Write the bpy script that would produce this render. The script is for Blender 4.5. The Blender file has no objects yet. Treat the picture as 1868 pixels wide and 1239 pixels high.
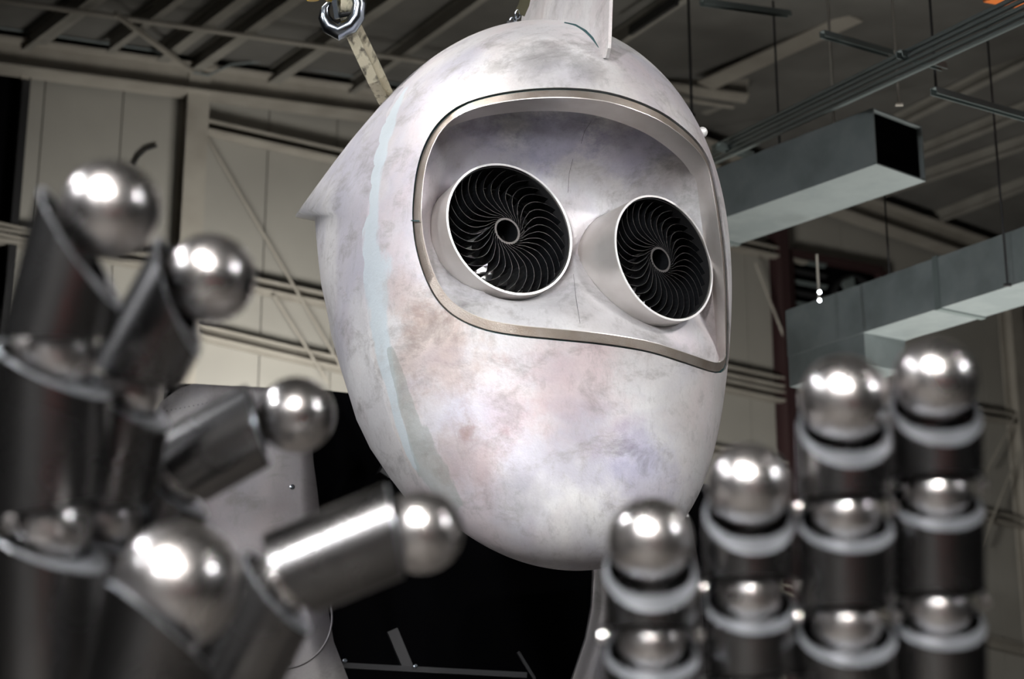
import bpy, bmesh, math, random
from mathutils import Vector, Matrix
from mathutils.bvhtree import BVHTree
random.seed(7)
PI = math.pi
V = Vector
sc = bpy.context.scene
COL = sc.collection

# ------------------------------------------------------------------ camera
FPX = 3000.0; PITCH = math.radians(15.0); CX, CY = 934.0, 619.5
CAM = V((0, 0, 1.6)); FW = V((0, math.cos(PITCH), math.sin(PITCH)))
UP = V((0, -math.sin(PITCH), math.cos(PITCH))); RT = V((1, 0, 0))
cd = bpy.data.cameras.new('camera'); cam = bpy.data.objects.new('camera', cd); COL.objects.link(cam)
cam.location = CAM; cam.rotation_euler = (PI/2 + PITCH, 0, 0)
cd.sensor_width = 36.0; cd.lens = 36.0*FPX/1868.0; cd.clip_end = 200
cd.dof.use_dof = True; cd.dof.focus_distance = 8.55; cd.dof.aperture_fstop = 1.55; cd.dof.aperture_blades = 0
sc.camera = cam
sc.view_settings.view_transform = 'Standard'; sc.view_settings.look = 'None'
sc.view_settings.gamma = 1.0; sc.view_settings.use_curve_mapping = False
sc.view_settings.exposure = 0.0
w = bpy.data.worlds.new('world'); sc.world = w; w.use_nodes = True
w.node_tree.nodes['Background'].inputs[0].default_value = (0.8, 0.86, 1.0, 1)
w.node_tree.nodes['Background'].inputs[1].default_value = 0.02

def P(x, y, d): return CAM + d*(FW + (x-CX)/FPX*RT + (CY-y)/FPX*UP)
def ray(x, y): return (FW + (x-CX)/FPX*RT + (CY-y)/FPX*UP).normalized()
def plane_hit(x, y, p0, n):
    r = ray(x, y); return CAM + r*((p0-CAM).dot(n)/r.dot(n))
def vpdir(x, y): return (FW + (x-CX)/FPX*RT + (CY-y)/FPX*UP).normalized()

# lamps of the hall, with fill lamps added: (x, y, z, radius, watts, target)
LAMPS = [
    (-5.0, 2.5, 8.9, 0.45, 190, (-0.2, 8.6, 4.6)),
    (6.5, -5.0, 8.3, 0.60, 200, (0.3, 8.3, 4.2)),
    (-5.2, -6.5, 8.1, 0.45, 95, (0.0, 8.3, 3.6)),
    (7.5, 3.0, 8.8, 0.40, 140, (0.8, 8.5, 4.2)),
    (-10.5, 0.0, 8.0, 0.40, 75, (0.0, 8.3, 3.6)),
    (1.2, 5.0, 9.4, 0.40, 230, (0.2, 8.0, 4.0)),
    (13.5, -1.0, 8.0, 0.45, 70, (0.3, 8.3, 3.0)),
    (-3.4, 7.6, 9.2, 0.35, 85, (-0.5, 8.7, 5.3)),  # added to brighten the upper left of the head
    (3.2, -4.5, 8.1, 0.45, 160, (1.8, 3.0, 1.9)),  # lamps aimed at the hands: added to brighten the balls
    (-3.0, -4.0, 8.2, 0.45, 160, (-1.5, 3.0, 2.0)),
    (0.2, 0.6, 8.8, 0.40, 110, (0.2, 3.0, 2.0)),
    (6.8, 1.0, 8.6, 0.45, 150, (1.8, 3.0, 2.0)),
    (-7.0, 4.5, 8.8, 0.45, 150, (-2.0, 3.0, 2.0)),
    (-0.5, -8.5, 7.6, 0.45, 150, (0.2, 3.0, 2.2)),
    (-8.0, -13.0, 7.0, 0.45, 150, (-6.0, -8, 0)),
    (9.0, -13.0, 7.0, 0.45, 150, (7.0, -8, 0)),
]
def lookrot(d): return d.to_track_quat('-Z', 'Y').to_euler()
lamp_objs = []
# work lights at the wall, then uplights added for duct and roof: (x, y, z, size, watts, target)
WORK_FILL = [(-0.9, 16.3, 3.6, 1.8, 280, (-3.7, 21.3, 5.6)), (1.0, 16.8, 3.6, 1.6, 190, (4.6, 25.6, 5.6)), (4.2, 13.0, .6, 1.8, 210, (4.0, 13.6, 9.0)),  # last one here added to light the duct undersides
        (-4.0, -10.5, .6, 2.0, 90, (-4.0, -9.0, 9.0)), (4.5, -10.5, .6, 2.0, 90, (4.5, -9.0, 9.0)), (0.0, -6.0, .4, 1.6, 90, (0.0, -5.2, 9.0))]  # added uplights: a brighter roof for the balls to reflect
for i, (x, y, z, r, e, t) in enumerate(LAMPS):
    ld = bpy.data.lights.new('lamp_light', 'AREA'); ld.shape = 'DISK'; ld.size = 2*r; ld.energy = e; ld.spread = math.radians(52 if i < 7 else (60 if i < 14 else 110))
    ld.color = (1.0, 0.965, 0.92) if i % 2 else (0.97, 0.98, 1.0)
    lo = bpy.data.objects.new('lamp_light', ld); COL.objects.link(lo)
    lo.location = (x, y, z); lo.rotation_euler = lookrot(V(t)-V((x, y, z)))
    lamp_objs.append(lo)

work_fill_objs = []
for (x, y, z, r, e, t) in WORK_FILL:
    ld = bpy.data.lights.new('work_fill_light', 'AREA'); ld.shape = 'SQUARE'; ld.size = r; ld.energy = e; ld.color = (1.0, .97, .90); ld.spread = math.radians(100)
    lo = bpy.data.objects.new('work_fill_light', ld); COL.objects.link(lo); lo.location = (x, y, z); lo.rotation_euler = lookrot(V(t)-V((x, y, z)))
    work_fill_objs.append(lo)

# ------------------------------------------------------------------ materials
def mat(name, col=(0.5,)*3, rough=0.5, metal=0.0, col2=None, scale=4.0, lo=0.4, hi=0.6, bump=0.0, bscale=60.0,
        emit=None, estr=0.0, stretch=(1, 1, 1), rough2=None, coords='Object'):
    m = bpy.data.materials.new(name); m.use_nodes = True
    nt = m.node_tree; b = nt.nodes['Principled BSDF']
    b.inputs['Base Color'].default_value = (*col, 1); b.inputs['Roughness'].default_value = rough
    b.inputs['Metallic'].default_value = metal
    if name == 'unlit_black': b.inputs['Specular IOR Level'].default_value = 0.0
    if col2 or rough2 is not None or bump:
        tc = nt.nodes.new('ShaderNodeTexCoord'); mp = nt.nodes.new('ShaderNodeMapping')
        mp.inputs['Scale'].default_value = stretch
        nt.links.new(tc.outputs[coords], mp.inputs[0])
    if col2 or rough2 is not None:
        n = nt.nodes.new('ShaderNodeTexNoise'); n.inputs['Scale'].default_value = scale; n.inputs['Detail'].default_value = 7
        nt.links.new(mp.outputs[0], n.inputs['Vector'])
        r = nt.nodes.new('ShaderNodeMapRange'); r.inputs[1].default_value = lo; r.inputs[2].default_value = hi
        nt.links.new(n.outputs[0], r.inputs[0])
        if col2:
            mx = nt.nodes.new('ShaderNodeMix'); mx.data_type = 'RGBA'
            mx.inputs[6].default_value = (*col, 1); mx.inputs[7].default_value = (*col2, 1)
            nt.links.new(r.outputs[0], mx.inputs[0]); nt.links.new(mx.outputs[2], b.inputs['Base Color'])
        if rough2 is not None:
            r2 = nt.nodes.new('ShaderNodeMapRange'); r2.inputs[3].default_value = rough; r2.inputs[4].default_value = rough2
            nt.links.new(r.outputs[0], r2.inputs[0]); nt.links.new(r2.outputs[0], b.inputs['Roughness'])
    if bump:
        n2 = nt.nodes.new('ShaderNodeTexNoise'); n2.inputs['Scale'].default_value = bscale; n2.inputs['Detail'].default_value = 4
        nt.links.new(mp.outputs[0], n2.inputs['Vector'])
        bp = nt.nodes.new('ShaderNodeBump'); bp.inputs['Strength'].default_value = bump; bp.inputs['Distance'].default_value = 0.01
        nt.links.new(n2.outputs[0], bp.inputs['Height']); nt.links.new(bp.outputs[0], b.inputs['Normal'])
    if emit:
        b.inputs['Emission Color'].default_value = (*emit, 1); b.inputs['Emission Strength'].default_value = estr
    return m

def sanded_metal(name, base, band=False, warm=0.5, dark=1.0):
    """sanded aluminium: blotches of lilac, brown and grey grime, pale blue filler where the attribute 'band' is low"""
    m = bpy.data.materials.new(name); m.use_nodes = True
    nt = m.node_tree; N = nt.nodes; Lk = nt.links.new; b = N['Principled BSDF']
    tc = N.new('ShaderNodeTexCoord')
    def noise(scale, detail=6, off=(0, 0, 0), st=(1, 1, 1), dist=0.0, rough=0.6):
        mp = N.new('ShaderNodeMapping'); mp.inputs['Location'].default_value = off; mp.inputs['Scale'].default_value = st
        Lk(tc.outputs['Object'], mp.inputs[0])
        n = N.new('ShaderNodeTexNoise'); n.inputs['Scale'].default_value = scale; n.inputs['Detail'].default_value = detail
        n.inputs['Distortion'].default_value = dist; n.inputs['Roughness'].default_value = rough
        Lk(mp.outputs[0], n.inputs['Vector']); return n.outputs[0]
    def rng(s, a, c, x=0.0, y=1.0):
        r = N.new('ShaderNodeMapRange'); r.inputs[1].default_value = a; r.inputs[2].default_value = c
        r.inputs[3].default_value = x; r.inputs[4].default_value = y; Lk(s, r.inputs[0]); return r.outputs[0]
    def mix(f, a, c):
        mx = N.new('ShaderNodeMix'); mx.data_type = 'RGBA'; Lk(f, mx.inputs[0])
        if isinstance(a, tuple): mx.inputs[6].default_value = (*a, 1)
        else: Lk(a, mx.inputs[6])
        mx.inputs[7].default_value = (*c, 1); return mx.outputs[2]
    g = tuple(base)
    c = mix(rng(noise(1.7, 5, (3, 1, 0)), 0.40, 0.60, 0, 0.8), g, (g[0]*0.80, g[1]*0.79, g[2]*0.81))
    c = mix(rng(noise(0.9, 4, (7, 3, 2), dist=0.5), 0.50, 0.62, 0, 0.75), c, (g[0]*0.64, g[1]*0.63, g[2]*0.74))
    c = mix(rng(noise(1.1, 6, (1, 8, 5), dist=0.3), 0.47, 0.63, 0, warm), c, (g[0]*0.72, g[1]*0.64, g[2]*0.60))
    c = mix(rng(noise(1.3, 6, (11, 4, 9)), 0.52, 0.66, 0, 0.5), c, (g[0]*0.88, g[1]*0.74, g[2]*0.76))
    c = mix(rng(noise(3.2, 9, (5, 5, 5), (1, 1, 1.6), 0.35, 0.72), 0.52, 0.68, 0, 0.8*dark), c, (g[0]*0.40, g[1]*0.38, g[2]*0.37))
    c = mix(rng(noise(16, 8, (2, 9, 1), (1, 1, 0.45), 0.1, 0.75), 0.53, 0.70, 0, 0.5*dark), c, (g[0]*0.45, g[1]*0.44, g[2]*0.44))
    c = mix(rng(noise(70, 3, (0, 0, 0)), 0.35, 0.70, 0, 0.22), c, (g[0]*0.62, g[1]*0.62, g[2]*0.62))
    rb = rng(noise(2.5, 6, (4, 2, 7)), 0.35, 0.7, 0.42, 0.58)
    if band:
        at = N.new('ShaderNodeAttribute'); at.attribute_name = 'band'
        ad = N.new('ShaderNodeMath'); ad.operation = 'ADD'
        Lk(at.outputs['Fac'], ad.inputs[0]); Lk(rng(noise(5, 5, (2, 2, 8), (1, 1, 0.5)), 0.3, 0.7, -0.5, 0.5), ad.inputs[1])
        c = mix(rng(ad.outputs[0], 1.12, 0.82, 0, .8), c, (0.56, 0.64, 0.69))
        at2 = N.new('ShaderNodeAttribute'); at2.attribute_name = 'drip'
        ad2 = N.new('ShaderNodeMath'); ad2.operation = 'ADD'
        Lk(at2.outputs['Fac'], ad2.inputs[0]); Lk(rng(noise(6, 4, (6, 2, 3), (1, 1, 0.3)), 0.3, 0.7, -0.5, 0.5), ad2.inputs[1])
        c = mix(rng(ad2.outputs[0], 1.03, 0.88, 0, 0.6), c, (0.36, 0.40, 0.39))
    Lk(c, b.inputs['Base Color']); Lk(rb, b.inputs['Roughness'])
    b.inputs['Metallic'].default_value = 0.35
    bp = N.new('ShaderNodeBump'); bp.inputs['Strength'].default_value = 0.12; bp.inputs['Distance'].default_value = 0.01
    Lk(noise(45, 6), bp.inputs['Height']); Lk(bp.outputs[0], b.inputs['Normal'])
    return m
def add_spots(m, spots):
    """local stains and painted brow shade with soft ragged edges: (centre in the part's own space, radius, colour, strength)"""
    nt = m.node_tree; N = nt.nodes; Lk = nt.links.new; b = N['Principled BSDF']
    tc = N.new('ShaderNodeTexCoord'); n = N.new('ShaderNodeTexNoise'); n.inputs['Scale'].default_value = 4.5; n.inputs['Detail'].default_value = 9
    n.inputs['Roughness'].default_value = .7; Lk(tc.outputs['Object'], n.inputs['Vector'])
    for c_, r_, colr, st_ in spots:
        d = N.new('ShaderNodeVectorMath'); d.operation = 'DISTANCE'; Lk(tc.outputs['Object'], d.inputs[0]); d.inputs[1].default_value = c_
        k1 = N.new('ShaderNodeMath'); k1.operation = 'MULTIPLY_ADD'; Lk(n.outputs[0], k1.inputs[0]); k1.inputs[1].default_value = r_*2.0; k1.inputs[2].default_value = -r_*1.0
        a_ = N.new('ShaderNodeMath'); Lk(d.outputs['Value'], a_.inputs[0]); Lk(k1.outputs[0], a_.inputs[1])
        mr = N.new('ShaderNodeMapRange'); mr.interpolation_type = 'SMOOTHSTEP'; mr.inputs[1].default_value = r_; mr.inputs[2].default_value = r_*.25
        mr.inputs[3].default_value = 0; mr.inputs[4].default_value = st_; Lk(a_.outputs[0], mr.inputs[0])
        mx = N.new('ShaderNodeMix'); mx.data_type = 'RGBA'; mx.blend_type = 'MULTIPLY'; Lk(mr.outputs[0], mx.inputs[0])
        Lk(b.inputs['Base Color'].links[0].from_socket, mx.inputs[6]); mx.inputs[7].default_value = (*colr, 1); Lk(mx.outputs[2], b.inputs['Base Color'])

M_head = sanded_metal('sanded_aluminium', (0.76, 0.755, 0.765), band=True)
M_face = sanded_metal('sanded_faceplate', (0.72, 0.72, 0.735), warm=0.25)
M_fin = sanded_metal('sanded_fin', (0.66, 0.65, 0.65), warm=0.15, dark=0.7)
M_side = sanded_metal('side_fin_sheet', (0.66, 0.655, 0.67), warm=0.2, dark=1.0)
M_torso = sanded_metal('torso_sheet', (0.135, 0.128, 0.128), warm=0.3, dark=1.0)  # base darkened for the shadow of head and hand
M_ring = mat('ring_aluminium', (0.68, 0.65, 0.63), 0.33, 0.7, (0.52, 0.48, 0.45), 3.0, 0.4, 0.7, 0.05, 40, rough2=0.45)
M_strip = mat('bronze_strip', (0.40, 0.355, 0.32), 0.42, 0.75, (0.30, 0.25, 0.21), 9.0, 0.35, 0.7, 0.2, 160)
M_seal = mat('teal_seal', (0.01, 0.05, 0.055), 0.5)
M_edge = mat('bare_edge_and_glint', (0.85, 0.84, 0.84), 0.4, 0.3)
M_blade = mat('black_blade', (0.008, 0.009, 0.011), 0.45, 0.2, bump=0.02)
M_bedge = mat('blade_cut_edge', (0.07, 0.065, 0.065), 0.45, 0.6)
M_dish = mat('turbine_dish', (0.75, 0.75, 0.76), 0.35, 0.8, (0.40, 0.40, 0.41), 8, 0.4, 0.7)
M_black = mat('unlit_black', (0.0025, 0.0025, 0.003), 0.85)  # shade of the unlit torso, duct and doorway put into the colour
M_dark = mat('dark_steel', (0.03, 0.03, 0.032), 0.5, 0.5)
M_ball = mat('polished_ball', (0.88, 0.85, 0.84), 0.27, 1.0, (0.78, 0.74, 0.73), 12, 0.4, 0.7, rough2=0.34)
_b = M_ball.node_tree.nodes['Principled BSDF']; _b.inputs['Coat Weight'].default_value = 1.0; _b.inputs['Coat Roughness'].default_value = 0.06; _b.inputs['Coat IOR'].default_value = 2.2
M_tube = mat('mill_finish_tube', (0.30, 0.297, 0.30), 0.24, 1.0, (0.18, 0.177, 0.18), 6, 0.4, 0.65, stretch=(1, 1, 1), rough2=0.30)
M_rim = mat('cut_tube_rim', (0.52, 0.55, 0.60), 0.28, 0.85)
M_wall = mat('wall_sheet', (0.29, 0.28, 0.255), 0.6, 0.0, (0.26, 0.25, 0.228), 0.8, 0.35, 0.65)
M_walld = mat('wall_sheet_brown', (0.12, 0.10, 0.085), 0.7, 0.0, (0.09, 0.075, 0.06), 0.8, 0.35, 0.65)
M_steel = mat('painted_steel', (0.32, 0.30, 0.265), 0.55, 0.0, (0.26, 0.24, 0.21), 2.5, 0.35, 0.7)
M_roof = mat('roof_deck', (0.15, 0.147, 0.138), 0.7, 0.0, (0.11, 0.107, 0.10), 1.2, 0.35, 0.65)
M_purlin = mat('purlin_steel', (0.27, 0.26, 0.235), 0.6, 0.0, (0.21, 0.2, 0.18), 2, 0.35, 0.7)
M_zinc = mat('galvanised_duct', (0.24, 0.27, 0.275), 0.42, 0.4, (0.17, 0.195, 0.20), 1.6, 0.42, 0.6, rough2=0.55)
M_zincd = mat('galvanised_flange', (0.16, 0.19, 0.19), 0.5, 0.5)
M_floor = mat('concrete_floor', (0.12, 0.11, 0.10), 0.6, 0.0, (0.08, 0.072, 0.065), 0.7, 0.4, 0.65, 0.1, 20)
M_red = mat('dark_red_paint', (0.035, 0.017, 0.018), 0.5)
M_brightred = mat('red_enamel', (0.55, 0.03, 0.03), 0.35)
M_yellow = mat('yellow_enamel', (0.75, 0.48, 0.02), 0.35)
M_orange = mat('orange_enamel', (0.62, 0.16, 0.03), 0.45)
M_hook = mat('forged_hook', (0.26, 0.29, 0.33), 0.22, 1.0)
M_strap = mat('webbing', (0.50, 0.46, 0.34), 0.85, 0.0, (0.10, 0.09, 0.07), 22, 0.52, 0.66, 0.4, 180, stretch=(1, 1, 0.35))
M_strapd = mat('dark_webbing', (0.06, 0.055, 0.03), 0.9)
M_lit = mat('pilot_lamp', (1, 1, 1), 0.5, emit=(0.9, 0.94, 1.0), estr=22)

# ------------------------------------------------------------------ builders
def obj(name, verts, faces, m, parent=None, smooth=False, mats=None, fmat=None, sharp=None):
    me = bpy.data.meshes.new(name); me.from_pydata([tuple(v) for v in verts], [], faces)
    for mm in (mats or [m]): me.materials.append(mm)
    if fmat: me.polygons.foreach_set('material_index', fmat)
    if smooth:
        me.polygons.foreach_set('use_smooth', [True]*len(me.polygons))
        if sharp is not None: me.set_sharp_from_angle(angle=math.radians(sharp))
    me.update()
    o = bpy.data.objects.new(name, me); COL.objects.link(o)
    if parent: o.parent = parent
    return o
def empty(name, loc=(0, 0, 0), rz=0.0, parent=None):
    o = bpy.data.objects.new(name, None); COL.objects.link(o); o.location = loc; o.rotation_euler = (0, 0, rz)
    if parent: o.parent = parent
    return o
def tag(o, label=None, cat=None, group=None, kind=None):
    for k, v in (('label', label), ('category', cat), ('group', group), ('kind', kind)):
        if v: o[k] = v
    return o
class MB:
    def __init__(s): s.v = []; s.f = []; s.m = []
    def add(s, vs, fs, mi=0):
        n = len(s.v); s.v += [V(v) for v in vs]; s.f += [[i+n for i in f] for f in fs]; s.m += [mi]*len(fs); return s
    def hexa(s, c, mi=0):   # 8 corners, bottom loop then top loop
        return s.add(c, [[3, 2, 1, 0], [4, 5, 6, 7], [0, 1, 5, 4], [1, 2, 6, 5], [2, 3, 7, 6], [3, 0, 4, 7]], mi)
    def bar(s, a, b, wd, ht, up=V((0, 0, 1)), mi=0):
        a, b = V(a), V(b); d = (b-a).normalized(); sx = d.cross(up).normalized(); sy = sx.cross(d).normalized()
        q = [sx*i*wd/2 + sy*j*ht/2 for i, j in ((-1, -1), (1, -1), (1, 1), (-1, 1))]
        return s.hexa([a+k for k in q]+[b+k for k in q], mi)
    def ibeam(s, a, b, wd, ht, th=0.02, up=V((0, 0, 1)), mi=0):
        a, b = V(a), V(b); d = (b-a).normalized(); sx = d.cross(up).normalized(); sy = sx.cross(d).normalized()
        s.bar(a+sy*(ht-th)/2, b+sy*(ht-th)/2, wd, th, up, mi); s.bar(a-sy*(ht-th)/2, b-sy*(ht-th)/2, wd, th, up, mi)
        return s.bar(a, b, th, ht-2*th, up, mi)
    def tube(s, pts, r, n=10, caps=True, mi=0, closed=False):
        pts = [V(p) for p in pts]; k = len(pts); rings = []; ref = None
        for i, p in enumerate(pts):
            if closed: d = pts[(i+1) % k]-pts[i-1]
            else: d = pts[min(i+1, k-1)]-pts[max(i-1, 0)]
            d.normalize()
            if ref is None: ref = d.orthogonal().normalized()
            ref = (ref-d*ref.dot(d)).normalized(); o2 = d.cross(ref)
            rr = r[i] if isinstance(r, (list, tuple)) else r
            rings.append([p+(ref*math.cos(2*PI*j/n)+o2*math.sin(2*PI*j/n))*rr for j in range(n)])
        vs = [v for q in rings for v in q]; fs = []
        for i in range(k if closed else k-1):
            a, c = i*n, ((i+1) % k)*n
            for j in range(n): fs.append([a+j, a+(j+1) % n, c+(j+1) % n, c+j])
        if caps and not closed: fs += [list(range(n))[::-1], [(k-1)*n+j for j in range(n)]]
        return s.add(vs, fs, mi)
    def lathe(s, prof, c, ax, n=48, mi=0, close=False):
        c = V(c); ax = V(ax).normalized(); u = ax.orthogonal().normalized(); w2 = ax.cross(u); vs = []; fs = []
        for (r, z) in prof:
            vs += [c+ax*z+(u*math.cos(2*PI*j/n)+w2*math.sin(2*PI*j/n))*r for j in range(n)]
        k = len(prof)
        for i in range(k if close else k-1):
            a, e = i*n, ((i+1) % k)*n
            for j in range(n): fs.append([a+j, a+(j+1) % n, e+(j+1) % n, e+j])
        return s.add(vs, fs, mi)
    def sphere(s, c, r, n=24, mi=0):
        return s.lathe([(r*math.sin(PI*i/(n//2)) + 1e-5, -r*math.cos(PI*i/(n//2))) for i in range(n//2+1)], c, (0, 0, 1), n, mi)
    def build(s, name, m, parent=None, smooth=False, sharp=35, recalc=True):
        mats = m if isinstance(m, list) else [m]
        o = obj(name, s.v, s.f, None, parent, False, mats, s.m)
        if recalc:
            bm = bmesh.new(); bm.from_mesh(o.data); bmesh.ops.recalc_face_normals(bm, faces=bm.faces); bm.to_mesh(o.data); bm.free()
        if smooth:
            o.data.polygons.foreach_set('use_smooth', [True]*len(o.data.polygons))
            o.data.set_sharp_from_angle(angle=math.radians(sharp))
        return o

# ------------------------------------------------------------------ hall: walls, roof, floor
WN = V((-0.495, 0.869, 0)).normalized(); WE = V((WN.y, -WN.x, 0)); W0 = WN*20.0 + V((0, 0, 0))
def Wp(x, y, off=0.0): return plane_hit(x, y, W0 - WN*off, WN)      # a point on (or off metres in front of) the end wall
Zv = V((0, 0, 1))
rl0, rl1 = Wp(0, 70), Wp(720, 168)
dl = vpdir(-838, 1010); nl = (rl1-rl0).cross(dl).normalized()
rr0, rr1 = Wp(1597, 362), Wp(1801, 436)
dr = vpdir(-838, 1250); nr = (rr1-rr0).cross(dr).normalized()
if nl.z < 0: nl = -nl
if nr.z < 0: nr = -nr
def Rl(x, y, off=0.0): return plane_hit(x, y, rl0 - nl*off, nl)
def Rr(x, y, off=0.0): return plane_hit(x, y, rr0 - nr*off, nr)
# ridge = intersection of the two roof planes
dird = nl.cross(nr).normalized()
if dird.dot(WN) < 0: dird = -dird
A = Matrix((nl, nr, WN)); rp = A.inverted() @ V((nl.dot(rl0), nr.dot(rr0), WN.dot(W0)))
el = (rl0-rl1).normalized(); er = (rr1-rr0).normalized()
T0 = 0.12
def slab(name, a, b, c, d, n, th, m, parent=None):
    return MB().hexa([a, b, c, d, a+n*th, b+n*th, c+n*th, d+n*th]).build(name, m, parent)
ceil = empty('ceiling'); tag(ceil, kind='structure')
rk = rp + dird*0.3; rfront = rp - dird*42
slab('roof_deck', rk, rk+el*26, rfront+el*26, rfront, nl, T0, M_roof, ceil)
slab('roof_deck', rk, rk+er*34, rfront+er*34, rfront, nr, T0, M_roof, ceil)
floor = MB().hexa([V((-32, -22, -0.2)), V((44, -22, -0.2)), V((44, 44, -0.2)), V((-32, 44, -0.2)), V((-32, -22, 0)), V((44, -22, 0)), V((44, 44, 0)), V((-32, 44, 0))]).build('floor', M_floor)
tag(floor, kind='structure')
wb = empty('wall_back'); tag(wb, kind='structure')
# sheet panels of the end wall: one piece each, with seams between
def wcoord(p): return (p-W0).dot(WE)
s_l, s_r = -20.0, 34.0
PW = 1.02
def roofz(s):       # roof height over a spot of the end wall
    p = W0+WE*s
    zl = p.z-(p-rl0).dot(nl)/nl.z; zr = p.z-(p-rr0).dot(nr)/nr.z
    return min(zl, zr)
k = 0; s = s_l
door_s0, door_s1 = wcoord(Wp(-260, 200)), wcoord(Wp(36, 200))
while s < s_r:
    a0, a1 = s+0.008, s+PW-0.008
    q0, q1 = W0+WE*a0, W0+WE*a1
    zb = 0.0
    if a1 > door_s0 and a0 < door_s1:
        a1c = min(a1, door_s0) if a0 < door_s0 else a1
        zb = Wp(30, 118).z
        if a0 < door_s0 or a1 > door_s1:
            q0b, q1b = (q0, W0+WE*door_s0) if a0 < door_s0 else (W0+WE*door_s1, q1)
            MB().hexa([V((p.x, p.y, 0)) for p in (q0b, q1b, q1b+WN*.05, q0b+WN*.05)]+[V((p.x, p.y, zb)) for p in (q0b, q1b, q1b+WN*.05, q0b+WN*.05)]).build('wall_panel', M_wall, wb)
    MB().hexa([V((p.x, p.y, zb)) for p in (q0, q1, q1+WN*.05, q0+WN*.05)]+[V((q0.x, q0.y, roofz(a0))), V((q1.x, q1.y, roofz(a1))), V((q1.x, q1.y, roofz(a1)))+WN*.05, V((q0.x, q0.y, roofz(a0)))+WN*.05]).build('wall_panel', M_wall, wb)
    s += PW
q0, q1 = W0+WE*s_l+WN*.06, W0+WE*s_r+WN*.06
MB().hexa([q0, q1, q1+WN*.1, q0+WN*.1]+[p+Zv*14 for p in (q0, q1, q1+WN*.1, q0+WN*.1)]).build('wall_backing', M_dark, wb)
def wside(name, a, b):
    o = MB().hexa([a, b, b+V((0.01, -.2, 0)), a+V((0.01, -.2, 0)), a+Zv*14, b+Zv*14, b+V((0.01, -.2, 14)), a+V((.01, -.2, 14))]).build(name, M_walld); tag(o, kind='structure')
wside('wall_front', V((-32, -22, 0)), V((44, -22, 0)))
o = MB().bar(V((-32, -22, 7)), V((-32, 44, 7)), .2, 14).build('wall_left', M_walld); tag(o, kind='structure')
o = MB().bar(V((44, -22, 7)), V((44, 44, 7)), .2, 14).build('wall_right', M_walld); tag(o, kind='structure')
# door opening at far left
dz = Wp(30, 118).z
dr0 = empty('door_1'); tag(dr0, kind='structure')
a, b = W0+WE*door_s0+WN*.02, W0+WE*door_s1+WN*.02
MB().hexa([a, b, b+WN*.03, a+WN*.03]+[p+Zv*dz for p in (a, b, b+WN*.03, a+WN*.03)]).build('opening_shade', M_black, dr0)  # black panel stands in for the unlit space beyond
MB().bar(W0+WE*(door_s1+.02)-WN*.12, W0+WE*(door_s1+.02)-WN*.12+Zv*(dz+.2), .1, .12, WN).build('door_post', M_dark, dr0)
MB().bar(W0+WE*(door_s0)-WN*.06+Zv*dz, W0+WE*(door_s1)-WN*.06+Zv*dz, .1, .1).build('door_head', M_dark, dr0)
MB().bar(W0+WE*(door_s1-.0)-WN*.14+Zv*(dz-.25), W0+WE*(door_s1-.0)-WN*.14+Zv*(dz+.12), .1, .1, WN).build('door_bracket', M_steel, dr0)
# girts and columns of the end wall
def wline(name, x0, y0, x1, y1, ht=0.16, off=0.12, dep=0.2, m=M_steel, par=wb, ext0=0.0, ext1=0.0):
    a, b = Wp(x0, y0, off), Wp(x1, y1, off); d = (b-a).normalized()
    a2, b2 = a-d*ext0, b+d*ext1; mb = MB()
    th = 0.016                                           # a channel: back web and two lips
    mb.bar(a2+WN*(dep/2), b2+WN*(dep/2), th, ht); mb.bar(a2+Zv*ht/2, b2+Zv*ht/2, dep, th); mb.bar(a2-Zv*ht/2, b2-Zv*ht/2, dep, th)
    mb.bar(a2-WN*(dep/2)-Zv*ht*.4, b2-WN*(dep/2)-Zv*ht*.4, th, ht*.2); mb.bar(a2-WN*(dep/2)+Zv*ht*.4, b2-WN*(dep/2)+Zv*ht*.4, th, ht*.2)
    return mb.build(name, m, par)
wline('girt', 375, 232, 650, 293, ext1=8)
wline('girt', 455, 519, 610, 552, ext0=9, ext1=8)
wline('girt', 1340, 682, 1440, 703, ext0=3, ext1=0)
wline('girt', 1440, 703, 1868, 768, ext1=4)
wline('girt', 1795, 940, 1868, 957, ext0=14, ext1=4)
wline('girt', 1800, 1170, 1868, 1187, ext0=14, ext1=4)
wline('girt', -40, 425, 330, 487, ext0=6)
def column(x, ybot, z0, z1, wd=0.30, dp=0.3, m=M_steel, off=0.2):
    p = Wp(x, ybot, off); a = V((p.x, p.y, z0)); b = V((p.x, p.y, z1))
    return MB().ibeam(a, b, wd, dp, 0.03, WN).build('column', m, wb)
column(350, 300, 0, Wp(350, 150).z)
column(1425, 560, 0, Wp(1425, 300).z, 0.18, 0.3, M_red)
column(1870, 900, 0, Wp(1868, 430).z)
column(1000, 300, 0, Wp(1000, 215).z)
# rake beams
mb = MB(); a, b = Wp(-60, 92, .3), Wp(1243, 268, .3); mb.ibeam(a, b, .34, .40, .03); mb.build('rake_beam', M_steel, wb)
mb = MB(); a, b = Wp(1243, 268, .3), Wp(1920, 505, .3); mb.ibeam(a, b, .34, .42, .03); mb.build('rake_beam', M_steel, wb)
# diagonal brace rods on the wall
for (x0, y0, x1, y1) in ((375, 247, 640, 700), (500, 540, 600, 700), (1378, 480, 1440, 640), (1868, 800, 1790, 1000), (1868, 730, 1800, 860)):
    MB().tube([Wp(x0, y0, .3), Wp(x1, y1, .3)], .02, 8).build('brace_rod', M_steel, wb, True)
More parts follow.
